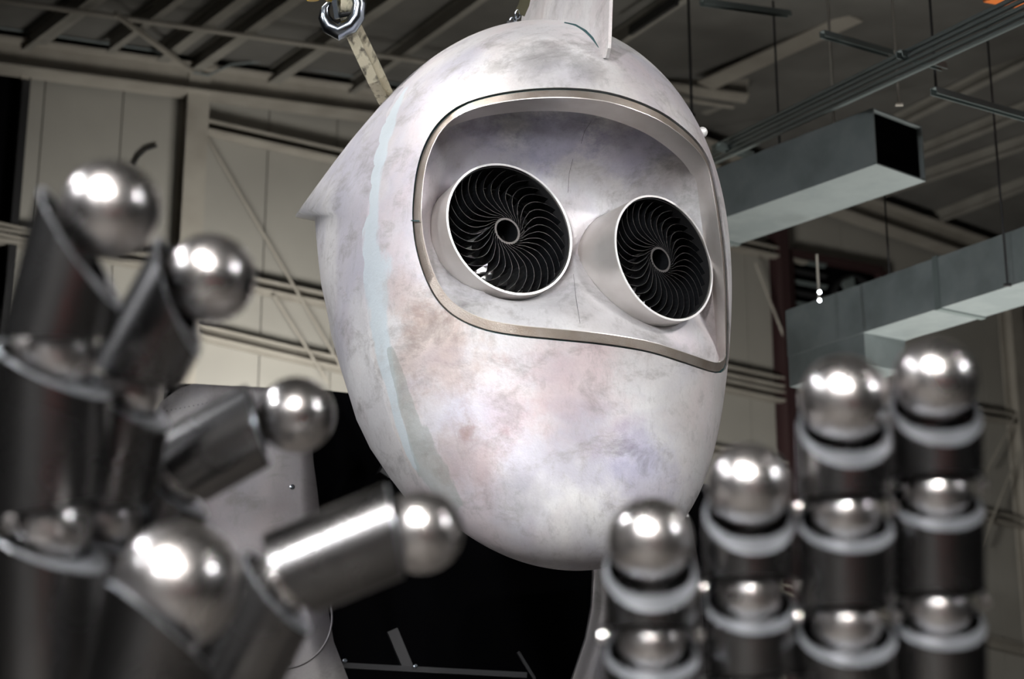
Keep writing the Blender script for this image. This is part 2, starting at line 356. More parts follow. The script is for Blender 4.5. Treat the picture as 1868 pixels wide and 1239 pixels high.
# purlins
def purlin(f, x0, y0, x1, y1, wd=.09, ht=.2, off=.12, ext0=0.2, ext1=8, m=M_purlin, name='purlin'):
    a, b = f(x0, y0, off), f(x1, y1, off); d = (b-a).normalized(); n = nl if f is Rl else nr
    return MB().ibeam(a-d*ext0, b+d*ext1, wd, ht, .014, n).build(name, m, ceil)
for q in ((-30, 138, 150, 0), (87, 60, 160, 4), (210, 75, 310, 0), (305, 92, 425, 0), (350, 122, 520, 0), (497, 141, 700, 0), (640, 160, 860, 0), (790, 185, 1040, 0), (930, 205, 1200, 20)):
    purlin(Rl, *q, wd=.16 if q[0] in (305, 350, 497) else .10)
for q in ((1265, 82, 1430, 0), (1300, 190, 1700, 0), (1420, 330, 1868, 105), (1500, 350, 1868, 200), (1560, 365, 1868, 260), (1700, 400, 1868, 335)):
    purlin(Rr, *q, wd=.12)
# heavier rafter pair and the tie beam seen right of the head
mb = MB(); mb.ibeam(Rr(1290, 128, .5), Rr(1560, 0, .5), .3, .5, .03, nr); mb.build('rafter', M_steel, ceil)
mb = MB(); mb.ibeam(Rr(1110, 125, .55), Rr(1365, 160, .55), .28, .36, .03, nr); mb.build('tie_beam', M_steel, ceil)
mb = MB(); mb.bar(Rr(1350, 25, .5), Rr(1412, 106, .5), .05, .05); mb.build('strut', M_steel, ceil)
MB().bar(Rl(1150, 56, .3), Rl(1235, 0, .3), .05, .12).build('strut', M_dark, ceil)
MB().bar(Rl(210, 25, .35), Rl(350, 130, .35), .05, .05).build('strut', M_steel, ceil)
# long pipe under the left roof and slack cables over the beam
pp = MB(); pa, pb = Rl(-20, -3, .3), Rl(770, 112, .3); dd = (pb-pa).normalized(); pp.tube([pa-dd*3, pb+dd*5], .035, 12)
tag(pp.build('sprinkler_pipe', M_steel, None, True), 'long beige pipe running under the roof at upper left', 'pipe')
cb = MB(); cb.tube([Wp(x, y, .5) for x, y in ((-20, 48), (80, 62), (200, 80), (280, 92), (330, 112), (350, 132), (380, 137), (420, 118), (480, 112), (560, 124), (680, 146), (760, 160))], .016, 6)
tag(cb.build('conduit_cable', M_zinc, None, True), 'thin grey cable looping over the column top by the roof beam', 'cable')

# ------------------------------------------------------------------ ducts, hangers, conduits, wall fan
def duct(name, p0, vx, wd, ht, ln, label, seams, open_end=False):
    """box duct whose lower near corner is p0, running away along the horizontal direction towards vx"""
    d = vpdir(vx, 1438); d.z = 0; d.normalize(); sd = V((-d.y, d.x, 0));  sd = -sd if sd.x < 0 else sd
    e = empty(name, p0); tag(e, label, 'duct', 'galvanised air ducts')
    t = .012
    def box(a, l, o=0.0, nm='duct_section', m=M_zinc):
        mb = MB(); q = d*a; w2, h2 = wd, ht
        for (u0, u1, v0, v1) in ((-o, w2+o, -o-t, -o), (-o, w2+o, h2+o, h2+o+t), (-o-t, -o, -o-t, h2+o+t), (w2+o, w2+o+t, -o-t, h2+o+t)):
            mb.hexa([q+sd*u0+Zv*v0, q+sd*u1+Zv*v0, q+sd*u1+Zv*v0+d*l, q+sd*u0+Zv*v0+d*l, q+sd*u0+Zv*v1, q+sd*u1+Zv*v1, q+sd*u1+Zv*v1+d*l, q+sd*u0+Zv*v1+d*l])
        return mb.build(nm, m, e)
    prev = 0.0
    for s_ in seams+[ln]:
        box(prev+.004, s_-prev-.008); prev = s_
        if s_ < ln: box(s_-.03, .06, t, 'flange', M_zincd)
    # black sheet painting the shade inside the open mouth
    MB().hexa([sd*.004+Zv*.004+d*.05, sd*(wd-.004)+Zv*.004+d*.05, sd*(wd-.004)+Zv*.004+d*.1, sd*.004+Zv*.004+d*.1]+[v+Zv*(ht-.01) for v in (sd*.004+Zv*.004+d*.05, sd*(wd-.004)+Zv*.004+d*.05, sd*(wd-.004)+Zv*.004+d*.1, sd*.004+Zv*.004+d*.1)]).build('mouth_shade', M_black, e)
    return e, d, sd
p0 = P(1601, 297, 13.0)
d1, dd1, sd1 = duct('air_duct', p0, -1570, .60, .455, 3.6, 'galvanised square duct with a black open mouth right of the head', [2.1])
p2 = P(1868, 512, 13.0) ; dv = vpdir(-1000, 1438); dv.z = 0; dv.normalize()
p2 = p2 - dv*2.0
LN2 = 2.0
while True:
    q_ = p2+dv*LN2-CAM
    if CX+FPX*q_.dot(RT)/q_.dot(FW) < 1443 or LN2 > 12: break
    LN2 += .05
e2, dd2, sd2 = duct('air_duct', p2, -1000, .50, .42, LN2, 'galvanised square duct at right edge behind the tall fingers', [s_ for s_ in (2.9, 4.6) if s_ < LN2-.3])
# elbow drop at its far end
q = p2 + dd2*LN2
mb = MB(); mb.hexa([q-dd2*1.0-Zv*.30, q-dd2*1.0+sd2*.5-Zv*.30, q+sd2*.5-Zv*.30, q-Zv*.30, q-dd2*1.0+Zv*.43, q-dd2*1.0+sd2*.5+Zv*.43, q+sd2*.5+Zv*.43, q+Zv*.43]); o = mb.build('duct_elbow', M_zinc, e2); o.location = -p2
mb = MB(); c0 = P(1500, 650, 17.0); mb.bar(c0-Zv*.07, P(1608, 668, 17.0)-Zv*.07, .35, .14); o = mb.build('outlet_collar', M_zinc, e2); o.location = -p2
# hanger rods
def rod(x, y, d, ln, label, r=.008, m=M_dark):
    p = P(x, y, d); mb = MB().tube([p, p+Zv*ln], r, 6)
    mb.tube([p+V((-.03, 0, 0)), p+V((.03, 0, 0))], r*1.6, 6)
    tag(mb.build('hanger_rod', m, None, True), label, 'rod', 'threaded rods hanging from the roof')
rod(1262, 210, 15, 1.9, 'dark rod hanging beside the head at upper right', .013)
rod(1423, 285, 14.5, 1.5, 'thin rod hanging over the first duct, left one', .010)
rod(1526, 300, 13.6, 2.2, 'pale rod hanging over the duct near its mouth', .012, M_steel)
rod(1640, 190, 13.0, 1.4, 'pale rod hanging above the black duct mouth', .010, M_steel)
rod(1708, 165, 12.5, 1.2, 'short dark rod above the duct mouth, right one', .010)
rod(1838, 520, 13.0, 2.3, 'long dark rod reaching down to the duct at right edge', .009)
rod(1627, 572, 14.5, 1.6, 'thin dark rod holding the lower duct', .008)
# bundle of conduits and struts
for k, off in enumerate((0, 10, 21, 33, 44)):
    a, b = P(1300, 268+off*.7, 16.0), P(1868, -12+off*1.15, 10.5)
    o = MB().tube([a, b+(b-a)*.15], .018, 8).build('conduit', M_zincd, None, True)
    tag(o, ('topmost', 'second from the top', 'middle', 'second from the bottom', 'lowest')[k]+' dark conduit of the bundle rising to the upper right corner', 'pipe', 'conduits running side by side above the ducts')
def strut(x0, y0, d0, x1, y1, d1, wd, label, m=M_zincd):
    a, b = P(x0, y0, d0), P(x1, y1, d1)
    mb = MB(); mb.bar(a+Zv*wd*.5, b+Zv*wd*.5, wd, .006); up = Zv
    s_ = (b-a).normalized().cross(Zv).normalized()*(wd/2); mb.bar(a-s_, b-s_, .006, wd); mb.bar(a+s_, b+s_, .006, wd)
    tag(mb.build('support_channel', m), label, 'channel')
strut(1500, 62, 13, 1625, 98, 13.5, .05, 'dark steel channel crossing the conduits, upper one')
strut(1640, 98, 12, 1722, 122, 12.4, .05, 'dark steel channel under the conduits above the duct mouth')
strut(1703, 166, 12, 1900, 222, 12.8, .05, 'dark steel channel at the right edge under the roof')
strut(1280, 4, 14, 1440, 26, 14.6, .05, 'dark steel channel high up right of the top fin')
strut(1310, 266, 15.5, 1372, 284, 15.7, .06, 'dark steel channel on the duct beside the head')
# orange crane girder at the corner
mb = MB(); mb.bar(P(1825, -18, 12), P(1990, 14, 13), .3, .08); mb.bar(P(1825, -24, 12)+Zv*.2, P(1990, 8, 13)+Zv*.2, .04, .35)
tag(mb.build('crane_girder', M_orange), 'orange crane girder in the top right corner', 'girder')
# wall fan
fe = empty('wall_fan'); tag(fe, 'dark louvred fan box in a dark red frame high on the wall', 'fan')
fc = [Wp(1434, 462, .15), Wp(1606, 503, .15), Wp(1606, 640, .15), Wp(1434, 640, .15)]
def up4(p): return [p[0], p[1], p[2], p[3]]
h = fc[0].z-Wp(1434, 640, .15).z
wdv = fc[1]-fc[0]; wdv.z = 0; ln = wdv.length; wu = wdv.normalized(); bl = fc[0]-Zv*h
for (a, b) in ((bl, bl+Zv*h), (bl+wu*ln, bl+wu*ln+Zv*h)): MB().bar(a, b, .14, .18, WN).build('frame_rail', M_red, fe)
for (a, b) in ((bl, bl+wu*ln), (bl+Zv*h, bl+wu*ln+Zv*h)): MB().bar(a, b, .18, .12).build('frame_rail', M_red, fe)
MB().bar(bl+Zv*h/2+WN*.08, bl+wu*ln+Zv*h/2+WN*.08, .04, h).build('back_plate', M_black, fe)
for k in range(9):
    z = h*(k+.5)/9; a = bl+wu*(.10)+Zv*z; MB().bar(a, a+wu*(ln*.36), .09, .012, V((0, 0, 1))+WN*.7).build('louvre_slat', M_dark if k % 2 else M_zincd, fe)
cc = bl+wu*(ln*.70)+Zv*(h*.62)
MB().lathe([(.42, -.06), (.46, -.06), (.46, .06), (.42, .06)], cc, WN, 32, close=True).build('fan_ring', M_dark, fe, True)
MB().lathe([(.001, -.1), (.09, -.09), (.09, .06), (.001, .06)], cc, WN, 20).build('fan_hub', M_dark, fe, True)
for k in range(4):
    an = k*PI/2+.4; r1 = wu*math.cos(an)+Zv*math.sin(an); r2 = -wu*math.sin(an)+Zv*math.cos(an)
    MB().hexa([cc+r1*.08-r2*.06-WN*.03, cc+r1*.40-r2*.13-WN*.04, cc+r1*.40+r2*.13+WN*.04, cc+r1*.08+r2*.06+WN*.03]+[v-WN*.01 for v in (cc+r1*.08-r2*.06-WN*.03, cc+r1*.40-r2*.13-WN*.04, cc+r1*.40+r2*.13+WN*.04, cc+r1*.08+r2*.06+WN*.03)]).build('fan_blade', M_zincd, fe)
for k, yy in enumerate((533, 548)):
    e = empty('pilot_lamp', P(1495, yy, 14.0)); tag(e, ('upper' if k == 0 else 'lower')+' of two small glowing white lamps by the wall fan', 'lamp', 'small white lamps by the wall fan')
    MB().sphere((0, 0, 0), .016, 12).build('bulb', M_lit, e, True)
    MB().lathe([(.018, .0), (.022, .01), (.022, .04), (.0005, .04)], (0, 0, 0), FW, 12).build('bulb_socket', M_dark, e, True)
    if k == 0: MB().bar(V((0, .04, -.05)), V((0, .04, .35)), .02, .02, FW).build('bracket', M_steel, e)

# ------------------------------------------------------------------ head
YAW = math.radians(19)
HC = V((0.09506667, 8.82341752, 4.21662793))
head = empty('head_sculpture', HC, YAW)
tag(head, 'giant sanded metal robot head with two round turbine eyes, hanging from straps', 'sculpture')
HM = Matrix.Translation(HC) @ Matrix.Rotation(YAW, 4, 'Z'); HI = HM.inverted(); HR = Matrix.Rotation(YAW, 3, 'Z'); HRI = HR.inverted()
EP = [1.0935, -0.0818, -0.0061, -0.0495, 1.3162, 0.6361, 0.0883, -0.1459, 0.927, 0.2346, -0.1915, 0.0741, 1.654, 0.0503, -0.6119]
def egg(t, ph, sc_=1.0):
    ct, s_ = math.cos(t), math.sin(t)
    g = lambda a: s_*(a[0]+a[1]*ct+a[2]*math.cos(2*t)+a[3]*math.cos(3*t))
    c, sn = math.cos(ph), math.sin(ph)
    y = (g(EP[4:8]) if c > 0 else g(EP[8:12]))*c + EP[14]*ct
    return V((g(EP[0:4])*sn*sc_, -y*sc_, (EP[13]+EP[12]*ct)*sc_))
NT, NP = 150, 240
ev = [egg(0, 0)]; ef = []
for i in range(1, NT):
    ev += [egg(PI*i/NT, 2*PI*j/NP) for j in range(NP)]
ev.append(egg(PI, 0))
for j in range(NP):
    ef.append([0, 1+j, 1+(j+1) % NP]); b0 = 1+(NT-2)*NP; ef.append([len(ev)-1, b0+(j+1) % NP, b0+j])
for i in range(NT-2):
    a0 = 1+i*NP; b0 = a0+NP
    for j in range(NP): ef.append([a0+j, b0+j, b0+(j+1) % NP, a0+(j+1) % NP])
bvh = BVHTree.FromPolygons(ev, ef)
co, do = HI @ CAM, None
def cast(x, y, tree=bvh):
    r = HRI @ ray(x, y); h_, n_, i_, d_ = tree.ray_cast(co, r)
    if h_ is None:      # just off the silhouette: nearest point on the shell
        p = co+r*9.0; h_, n_, i_, d_ = tree.find_nearest(p)
    if n_.dot(h_) < 0: n_ = -n_
    return h_, n_
shell = obj('helmet_shell', ev, ef, M_head, head, True)
# visor opening
VO = [(752, 400), (753, 365), (757, 325), (764, 292), (775, 262), (790, 235), (812, 210), (840, 191), (875, 178), (920, 168), (980, 161), (1040, 160), (1100, 166), (1155, 181), (1205, 203), (1245, 231), (1276, 262), (1296, 297), (1307, 340), (1315, 385), (1321, 430), (1326, 480), (1329, 540), (1330, 600), (1329, 650), (1325, 674), (1312, 683), (1288, 677), (1240, 661), (1180, 643), (1100, 630), (1020, 622), (940, 614), (882, 603), (832, 581), (797, 549), (774, 505), (758, 452)]
def resample(pts, n):      # closed Catmull-Rom, even steps
    k = len(pts); dense = []
    for i in range(k):
        p0_, p1_, p2_, p3_ = (V(pts[(i+o_) % k]) for o_ in (-1, 0, 1, 2))
        for s_ in range(12):
            t = s_/12; dense.append(0.5*((2*p1_)+(-p0_+p2_)*t+(2*p0_-5*p1_+4*p2_-p3_)*t*t+(-p0_+3*p1_-3*p2_+p3_)*t**3))
    L_ = [0.0]
    for i in range(len(dense)): L_.append(L_[-1]+(dense[(i+1) % len(dense)]-dense[i]).length)
    res = []; j = 0
    for q_ in range(n):
        tt = L_[-1]*q_/n
        while L_[j+1] < tt: j += 1
        f_ = (tt-L_[j])/max(1e-9, L_[j+1]-L_[j]); res.append(dense[j].lerp(dense[(j+1) % len(dense)], f_))
    return res
NV = 160
vo2 = resample(VO, NV)
VQ = []; VNn = []
for p in vo2:
    h_, n_ = cast(p.x, p.y); VQ.append(h_); VNn.append(n_)
VQ = [(VQ[i-1]+VQ[i]*2+VQ[(i+1) % NV])/4 for i in range(NV)]
AX = V((0.02, -1, 0.02)).normalized()       # opening axis (head local, forwards)
cen = sum(VQ, V())/NV
# cutting prism
cv = [q_+AX*0.7 for q_ in VQ]+[V((q_.x, 0.35, q_.z)) if False else q_-AX*(0.75) for q_ in VQ]+[cen+AX*1.2, cen-AX*1.1]
cf = [[i, (i+1) % NV, NV+(i+1) % NV, NV+i] for i in range(NV)]+[[(i+1) % NV, i, 2*NV] for i in range(NV)]+[[NV+i, NV+(i+1) % NV, 2*NV+1] for i in range(NV)]
cutter = obj('cutter', cv, cf, M_edge, head)
for o_ in (cutter, shell):
    bm = bmesh.new(); bm.from_mesh(o_.data); bmesh.ops.recalc_face_normals(bm, faces=bm.faces); bm.to_mesh(o_.data); bm.free()
md = shell.modifiers.new('cut', 'BOOLEAN'); md.operation = 'DIFFERENCE'; md.object = cutter; md.solver = 'EXACT'
bpy.context.view_layer.update()
dg = bpy.context.evaluated_depsgraph_get()
me = bpy.data.meshes.new_from_object(shell.evaluated_get(dg)); shell.modifiers.clear(); shell.data = me
bpy.data.objects.remove(cutter)
me.polygons.foreach_set('use_smooth', [True]*len(me.polygons)); me.set_sharp_from_angle(angle=math.radians(32))
# filler band attributes (true paint colour along the joint of the two shells)
def polyatt(name, pts, far=9.0):
    P3 = [(cast(x, y)[0], wd_*0.0031) for x, y, wd_ in pts]
    at = me.attributes.new(name, 'FLOAT', 'POINT'); vals = []
    for v_ in me.vertices:
        c_ = v_.co; best = far
        if c_.x < 0.3 and c_.y < 1.5:
            for (a_, wa), (b_, wb_) in zip(P3, P3[1:]):
                ab = b_-a_; t = max(0, min(1, (c_-a_).dot(ab)/ab.length_squared)); dd_ = (c_-(a_+ab*t)).length/(wa+(wb_-wa)*t)
                if dd_ < best: best = dd_
        vals.append(best)
    at.data.foreach_set('value', vals)
polyatt('band', [(742, 160, 8), (722, 195, 22), (702, 235, 30), (688, 280, 32), (680, 330, 34), (676, 390, 36), (677, 450, 36), (684, 510, 34), (690, 560, 28), (692, 600, 24), (700, 650, 18), (716, 720, 12), (735, 790, 12), (758, 850, 10)])
polyatt('drip', [(712, 640, 8), (728, 700, 14), (742, 750, 18), (762, 800, 26), (782, 850, 32), (815, 905, 26)])
# rim strip round the opening, set just inside it
def loop_sweep(name, sections, m, parent, mats=None):
    n = len(sections); k = len(sections[0]); vs = [p for s_ in sections for p in s_]; fs = []
    for i in range(n):
        for j in range(k): fs.append([i*k+j, i*k+(j+1) % k, ((i+1) % n)*k+(j+1) % k, ((i+1) % n)*k+j])
    o_ = obj(name, vs, fs, m, parent, True)
    bm = bmesh.new(); bm.from_mesh(o_.data); bmesh.ops.recalc_face_normals(bm, faces=bm.faces); bm.to_mesh(o_.data); bm.free()
    o_.data.set_sharp_from_angle(angle=math.radians(40)); return o_
Bv = []
for i in range(NV):
    t = (VQ[(i+1) % NV]-VQ[i-1]).normalized(); b_ = t.cross(AX).normalized()
    if b_.dot(cen-VQ[i]) < 0: b_ = -b_
    Bv.append(b_)
BvS = []
for i in range(NV):
    n_ = VNn[i]; b_ = Bv[i]-n_*Bv[i].dot(n_); BvS.append(b_.normalized())
BvS = [(BvS[i-2]+BvS[i-1]+BvS[i]+BvS[(i+1) % NV]+BvS[(i+2) % NV]).normalized() for i in range(NV)]
Bv = [(Bv[i-1]+Bv[i]+Bv[(i+1) % NV]).normalized() for i in range(NV)]
loop_sweep('seal_gap', [[q_+b_*.001-AX*.02, q_+b_*.011-AX*.02, q_+b_*.011-AX*.10, q_+b_*.001-AX*.10] for q_, b_ in zip(VQ, Bv)], M_seal, head)
loop_sweep('rim_strip', [[q_+b_*.012-AX*.004, q_+b_*.012+bs*.045-AX*.004, q_+b_*.016+bs*.042-AX*.17, q_+b_*.012-AX*.17] for q_, b_, bs in zip(VQ, Bv, BvS)], M_strip, head)
loop_sweep('rim_edge', [[q_+b_*.012+bs*.045-AX*.003, q_+b_*.014+bs*.047-AX*.004, q_+b_*.018+bs*.044-AX*.17, q_+b_*.016+bs*.042-AX*.17] for q_, b_, bs in zip(VQ, Bv, BvS)], M_ring, head)
# face plate: relaxed membrane spanning the opening
NR = 26
def brow(q_):  # deeper under the brow and to the right
    up_ = max(0.0, min(1.0, (q_.z-0.55)/0.5)); rt_ = max(0.0, min(1.0, (q_.x-0.4)/0.5)); lf_ = max(0.0, min(1.0, (-q_.x-0.35)/0.5))
    return 0.055+0.03*up_+0.02*rt_
fcen = cen
grid = [[None]*NV for _ in range(NR+1)]
edgeP = [q_+b_*.006-AX*brow(q_) for q_, b_ in zip(VQ, Bv)]
c0 = sum(edgeP, V())/NV
for r_ in range(NR+1):
    for j in range(NV): grid[r_][j] = edgeP[j].lerp(c0, r_/NR)
for it in range(260):
    for r_ in range(1, NR):
        row, ro, ri = grid[r_], grid[r_-1], grid[r_+1]; rho = NR-r_+0.0
        hr = 1.0; ha = 2*PI*rho/NV*1.0; wa = 1/(ha*ha) if ha > 0.3 else 10
        new = []
        for j in range(NV):
            yv = ((ro[j].y*(1+.5/rho)+ri[j].y*(1-.5/rho)) + wa*(row[j-1].y+row[(j+1) % NV].y))/(2+2*wa)
            new.append(yv)
        for j in range(NV): row[j].y = row[j].y+1.0*(new[j]-row[j].y)
    av = sum(p.y for p in grid[NR-1])/NV
    for j in range(NV): grid[NR][j].y = av
fv = []; ff = []
def bulge(p, s_):
    u_ = max(0.0, min(1.0, (p.z-0.1)/1.0)); u_ = u_*u_*(3-2*u_)
    sm_ = lambda a, b, v: (lambda q: q*q*(3-2*q))(max(0.0, min(1.0, (v-a)/(b-a))))
    return -0.36*(1-sm_(.62, 1.15, p.z))*sm_(-.55, .55, p.z)*sm_(-.98, -.60, p.x)*math.sin(PI/2*min(1, s_*2.2)) + .03*s_
for r_ in range(NR):
    for j in range(NV):
        s_ = r_/NR; p = grid[r_][j].copy(); p += AX*bulge(p, s_); fv.append(p)
fv.append(grid[NR][0]+AX*bulge(grid[NR][0], 1.0))
for r_ in range(NR-1):
    for j in range(NV): ff.append([r_*NV+j, r_*NV+(j+1) % NV, (r_+1)*NV+(j+1) % NV, (r_+1)*NV+j])
for j in range(NV): ff.append([(NR-1)*NV+j, (NR-1)*NV+(j+1) % NV, len(fv)-1])
fbvh = BVHTree.FromPolygons(fv, ff)
plate_v, plate_f = fv, ff

BRN, PUR, PNK, GRY = (.72, .60, .54), (.60, .60, .80), (.86, .68, .69), (.45, .44, .43)
add_spots(M_head, [(cast(x, y)[0], r_, c_, st_) for x, y, r_, c_, st_ in (
    (790, 640, .38, BRN, .8), (850, 830, .28, BRN, .7), (740, 540, .25, BRN, .55), (1060, 700, .42, PNK, .5), (920, 740, .25, PNK, .35), (1185, 885, .34, PUR, .5), (1165, 820, .2, PUR, .3),
    (985, 105, .22, GRY, .55), (905, 125, .12, GRY, .6), (1075, 125, .14, GRY, .6), (820, 960, .2, BRN, .5), (940, 900, .2, GRY, .35), (870, 560, .2, BRN, .5), (850, 790, .08, BRN, .9), (640, 560, .3, (.8, .78, .8), .8))])
add_spots(M_face, [(cast(x, y, fbvh)[0], r_, c_, st_) for x, y, r_, c_, st_ in (
    (1010, 250, .30, PUR, .75), (1150, 270, .28, PUR, .6), (880, 235, .2, PUR, .6), (940, 215, .25, GRY, .5), (1120, 235, .2, GRY, .5), (1050, 200, .2, GRY, .5), (1250, 330, .25, GRY, .35), (850, 560, .15, GRY, .4), (1040, 540, .2, GRY, .3))])  # purple and grey along the top paint the shade under the brow
# ---- turbine eyes
def eye(pc, R, nimg, tilt, prot, rad_len, blades=30, phase=0.0, hand=1):
    """pc: rim centre in the photo, tilt of its axis from the line of sight, nimg its direction in the picture"""
    hit, n_ = cast(pc[0], pc[1], fbvh)
    r = HRI @ ray(*pc); dist = (hit-co).length
    ax = HRI @ (-ray(*pc)*math.cos(tilt)+(RT*nimg[0]+UP*nimg[1]).normalized()*math.sin(tilt)); ax.normalize()
    c = co+r*(dist-prot)
    e = empty('turbine_eye', HI.inverted() @ c, 0); bpy.data.objects.remove(e)
    u = ax.cross(V((0, 0, 1))).normalized(); v_ = u.cross(ax).normalized()
    if u.dot(V((1, 0, 0))) < 0: u = -u
    R = R*((c-co).length*0+1)
    ring = MB().lathe([(R-.008, 0), (R, 0), (R, -rad_len), (R-.008, -rad_len)], c, ax, 96, close=True).build('eye_ring', M_ring, head, True)
    MB().lathe([(R-.0105, .001), (R+.0005, .001), (R+.0005, -.004), (R-.0105, -.004)], c, ax, 96, close=True).build('ring_lip', M_edge, ring, True)
    MB().lathe([(R-.016, -.012), (R-.012, -.012), (R-.012, -rad_len), (R-.016, -rad_len)], c, ax, 96, close=True).build('ring_liner', M_dark, ring, True)
    # dish behind the blades
    MB().lathe([(R-.013, -.30), (R*.86, -.36), (R*.55, -.40), (R*.30, -.38), (.001, -.37)], c, ax, 64).build('turbine_dish', M_dish, ring, True)
    hr = R*.198
    MB().lathe([(hr-.008, -.035), (hr, -.035), (hr, -.30), (hr-.008, -.30)], c, ax, 40, close=True).build('hub_tube', M_blade, ring, True)
    MB().lathe([(hr-.010, -.034), (hr+.002, -.034), (hr+.002, -.038), (hr-.010, -.038)], c, ax, 40, close=True).build('hub_lip', M_bedge, ring, True)
    mbh = MB(); mbh.lathe([(hr-.009, -.17), (.0005, -.17), (.0005, -.18), (hr-.009, -.18)], c, ax, 32, close=True)
    mbh.bar(c-ax*.160-u*hr*.9, c-ax*.160+u*hr*.9, .004, .012, ax); mbh.bar(c-ax*.160-v_*hr*.9, c-ax*.160+v_*hr*.9, .004, .012, ax)
    mbh.build('hub_cross', M_dark, ring)
    for (q_, dz_) in ((.80, -.16), (.67, -.20), (.90, -.24)):
        MB().lathe([(R*q_-.004, dz_), (R*q_+.004, dz_), (R*q_+.004, dz_-.022), (R*q_-.004, dz_-.022)], c, ax, 72, close=True).build('support_hoop', M_blade, ring, True)
    # blades: curved thin vanes, wide along the axis, pitched
    S = 16
    KN = [(.10, -30), (.20, 0), (.30, 28), (.40, 37), (.52, 40.5), (.64, 38), (.76, 32), (.90, 21), (1.05, 6)]
    def sweep(q_):
        for i_ in range(1, len(KN)-2):
            if q_ <= KN[i_+1][0]: break
        (xa, ya), (xb, yb), (xc, yc), (xd, yd) = KN[i_-1:i_+3]; t_ = (q_-xb)/(xc-xb)
        m1, m2 = (yc-ya)/(xc-xa)*(xc-xb), (yd-yb)/(xd-xb)*(xc-xb)
        return (2*t_**3-3*t_**2+1)*yb+(t_**3-2*t_**2+t_)*m1+(-2*t_**3+3*t_**2)*yc+(t_**3-t_**2)*m2
    prof = []
    for i in range(S+1):
        t = i/S; rr = R*(.20+(.965-.20)*t)
        th = math.radians(sweep(rr/R))
        prof.append((rr, th, t))
    th_ = .0008
    vs = []; fs = []; fm = []
    for (rr, th, t) in prof:
        dep = .045+.07*math.sin(PI*min(1, t*.9+.1))**.6
        pit = .10*(t*.6+.3)            # lower edge shifted round the axis
        f0 = -.030-.012*t
        tw = dep*0.08/rr
        a0 = th; a1 = th-min(tw, .38)
        for (aa, zz, sgn) in ((a0-th_/rr, f0, 0), (a0+th_/rr, f0, 0), (a1+th_/rr, f0-dep, 0), (a1-th_/rr, f0-dep, 0)):
            vs.append((rr, aa, zz))
    for i in range(S):
        a_, b_ = i*4, i*4+4
        for j in range(4): fs.append([a_+j, a_+(j+1) % 4, b_+(j+1) % 4, b_+j]); fm.append(1 if j == 0 else 0)
    fs += [[3, 2, 1, 0], [S*4, S*4+1, S*4+2, S*4+3]]; fm += [0, 0]
    base = None
    for b_i in range(blades):
        if base is None:
            vv = [V((rr*math.cos(aa), rr*math.sin(aa), zz)) for (rr, aa, zz) in vs]
            base = obj('fan_blade', vv, fs, None, ring, False, [M_blade, M_bedge], fm); bo = base
            bm = bmesh.new(); bm.from_mesh(bo.data); bmesh.ops.recalc_face_normals(bm, faces=bm.faces); bm.to_mesh(bo.data); bm.free()
        else:
            bo = base.copy(); COL.objects.link(bo)
        rot = Matrix((u, v_, ax)).transposed().to_4x4() if u.cross(v_).dot(ax) > 0 else Matrix((u, -v_, ax)).transposed().to_4x4()
        bo.matrix_local = Matrix.Translation(c) @ rot @ Matrix.Rotation(2*PI*b_i/blades+phase, 4, 'Z')
    return c, ax, R, ring
K = 0.00283
eyes = [eye((931, 417), 0.362, (.777, .63), math.radians(36), 0.215, .60, 31, .05), eye((1213, 470), 0.345, (.906, .42), math.radians(45), 0.27, .62, 31, .1)]
# open the plate where the turbines pass through it
for (c, ax, R_, ring) in eyes:          # the plate dips a little round each turbine and meets its ring
    for k_, v_ in enumerate(plate_v):
        d_ = v_-c; al = d_.dot(ax); rd = (d_-ax*al).length
        if rd < R_+.16 and al > -.6:
            lim = -.075+max(0.0, rd-R_)*1.6
            if al > lim: v_ -= ax*(al-lim)*min(1.0, (k_//NV)/4.0)
keep = []
def rad_(p, e_):
    d_ = p-e_[0]; return (d_-e_[1]*d_.dot(e_[1]))
for f_ in plate_f:
    if all(any(rad_(plate_v[i], e_).length >= e_[2] for i in f_) for e_ in eyes): keep.append(f_)
used = {i for f_ in keep for i in f_}
for i in used:
    for e_ in eyes:
        q_ = rad_(plate_v[i], e_)
        if q_.length < e_[2]+.001: plate_v[i] += q_.normalized()*(e_[2]+.001-q_.length)
fp = obj('face_plate', plate_v, keep, M_face, head, True)
bm = bmesh.new(); bm.from_mesh(fp.data); bmesh.ops.recalc_face_normals(bm, faces=bm.faces); bm.to_mesh(fp.data); bm.free()
# thin welded seam down the middle of the plate
for seg in ([(1078, 222), (1066, 240), (1060, 262)], [(1045, 290), (1038, 318), (1036, 352)], [(1058, 590), (1050, 540), (1046, 500)]):
    MB().tube([cast(x, y, fbvh)[0]+AX*.001 for x, y in seg], .0009, 5).build('weld_seam', M_dark, head)
# slot cut at the left of the rim strip
h0, h1 = cast(750, 403)[0], cast(764, 404)[0]
MB().bar(h0+AX*.004, h1+AX*.006, .006, .006).build('strip_joint', M_seal, head)
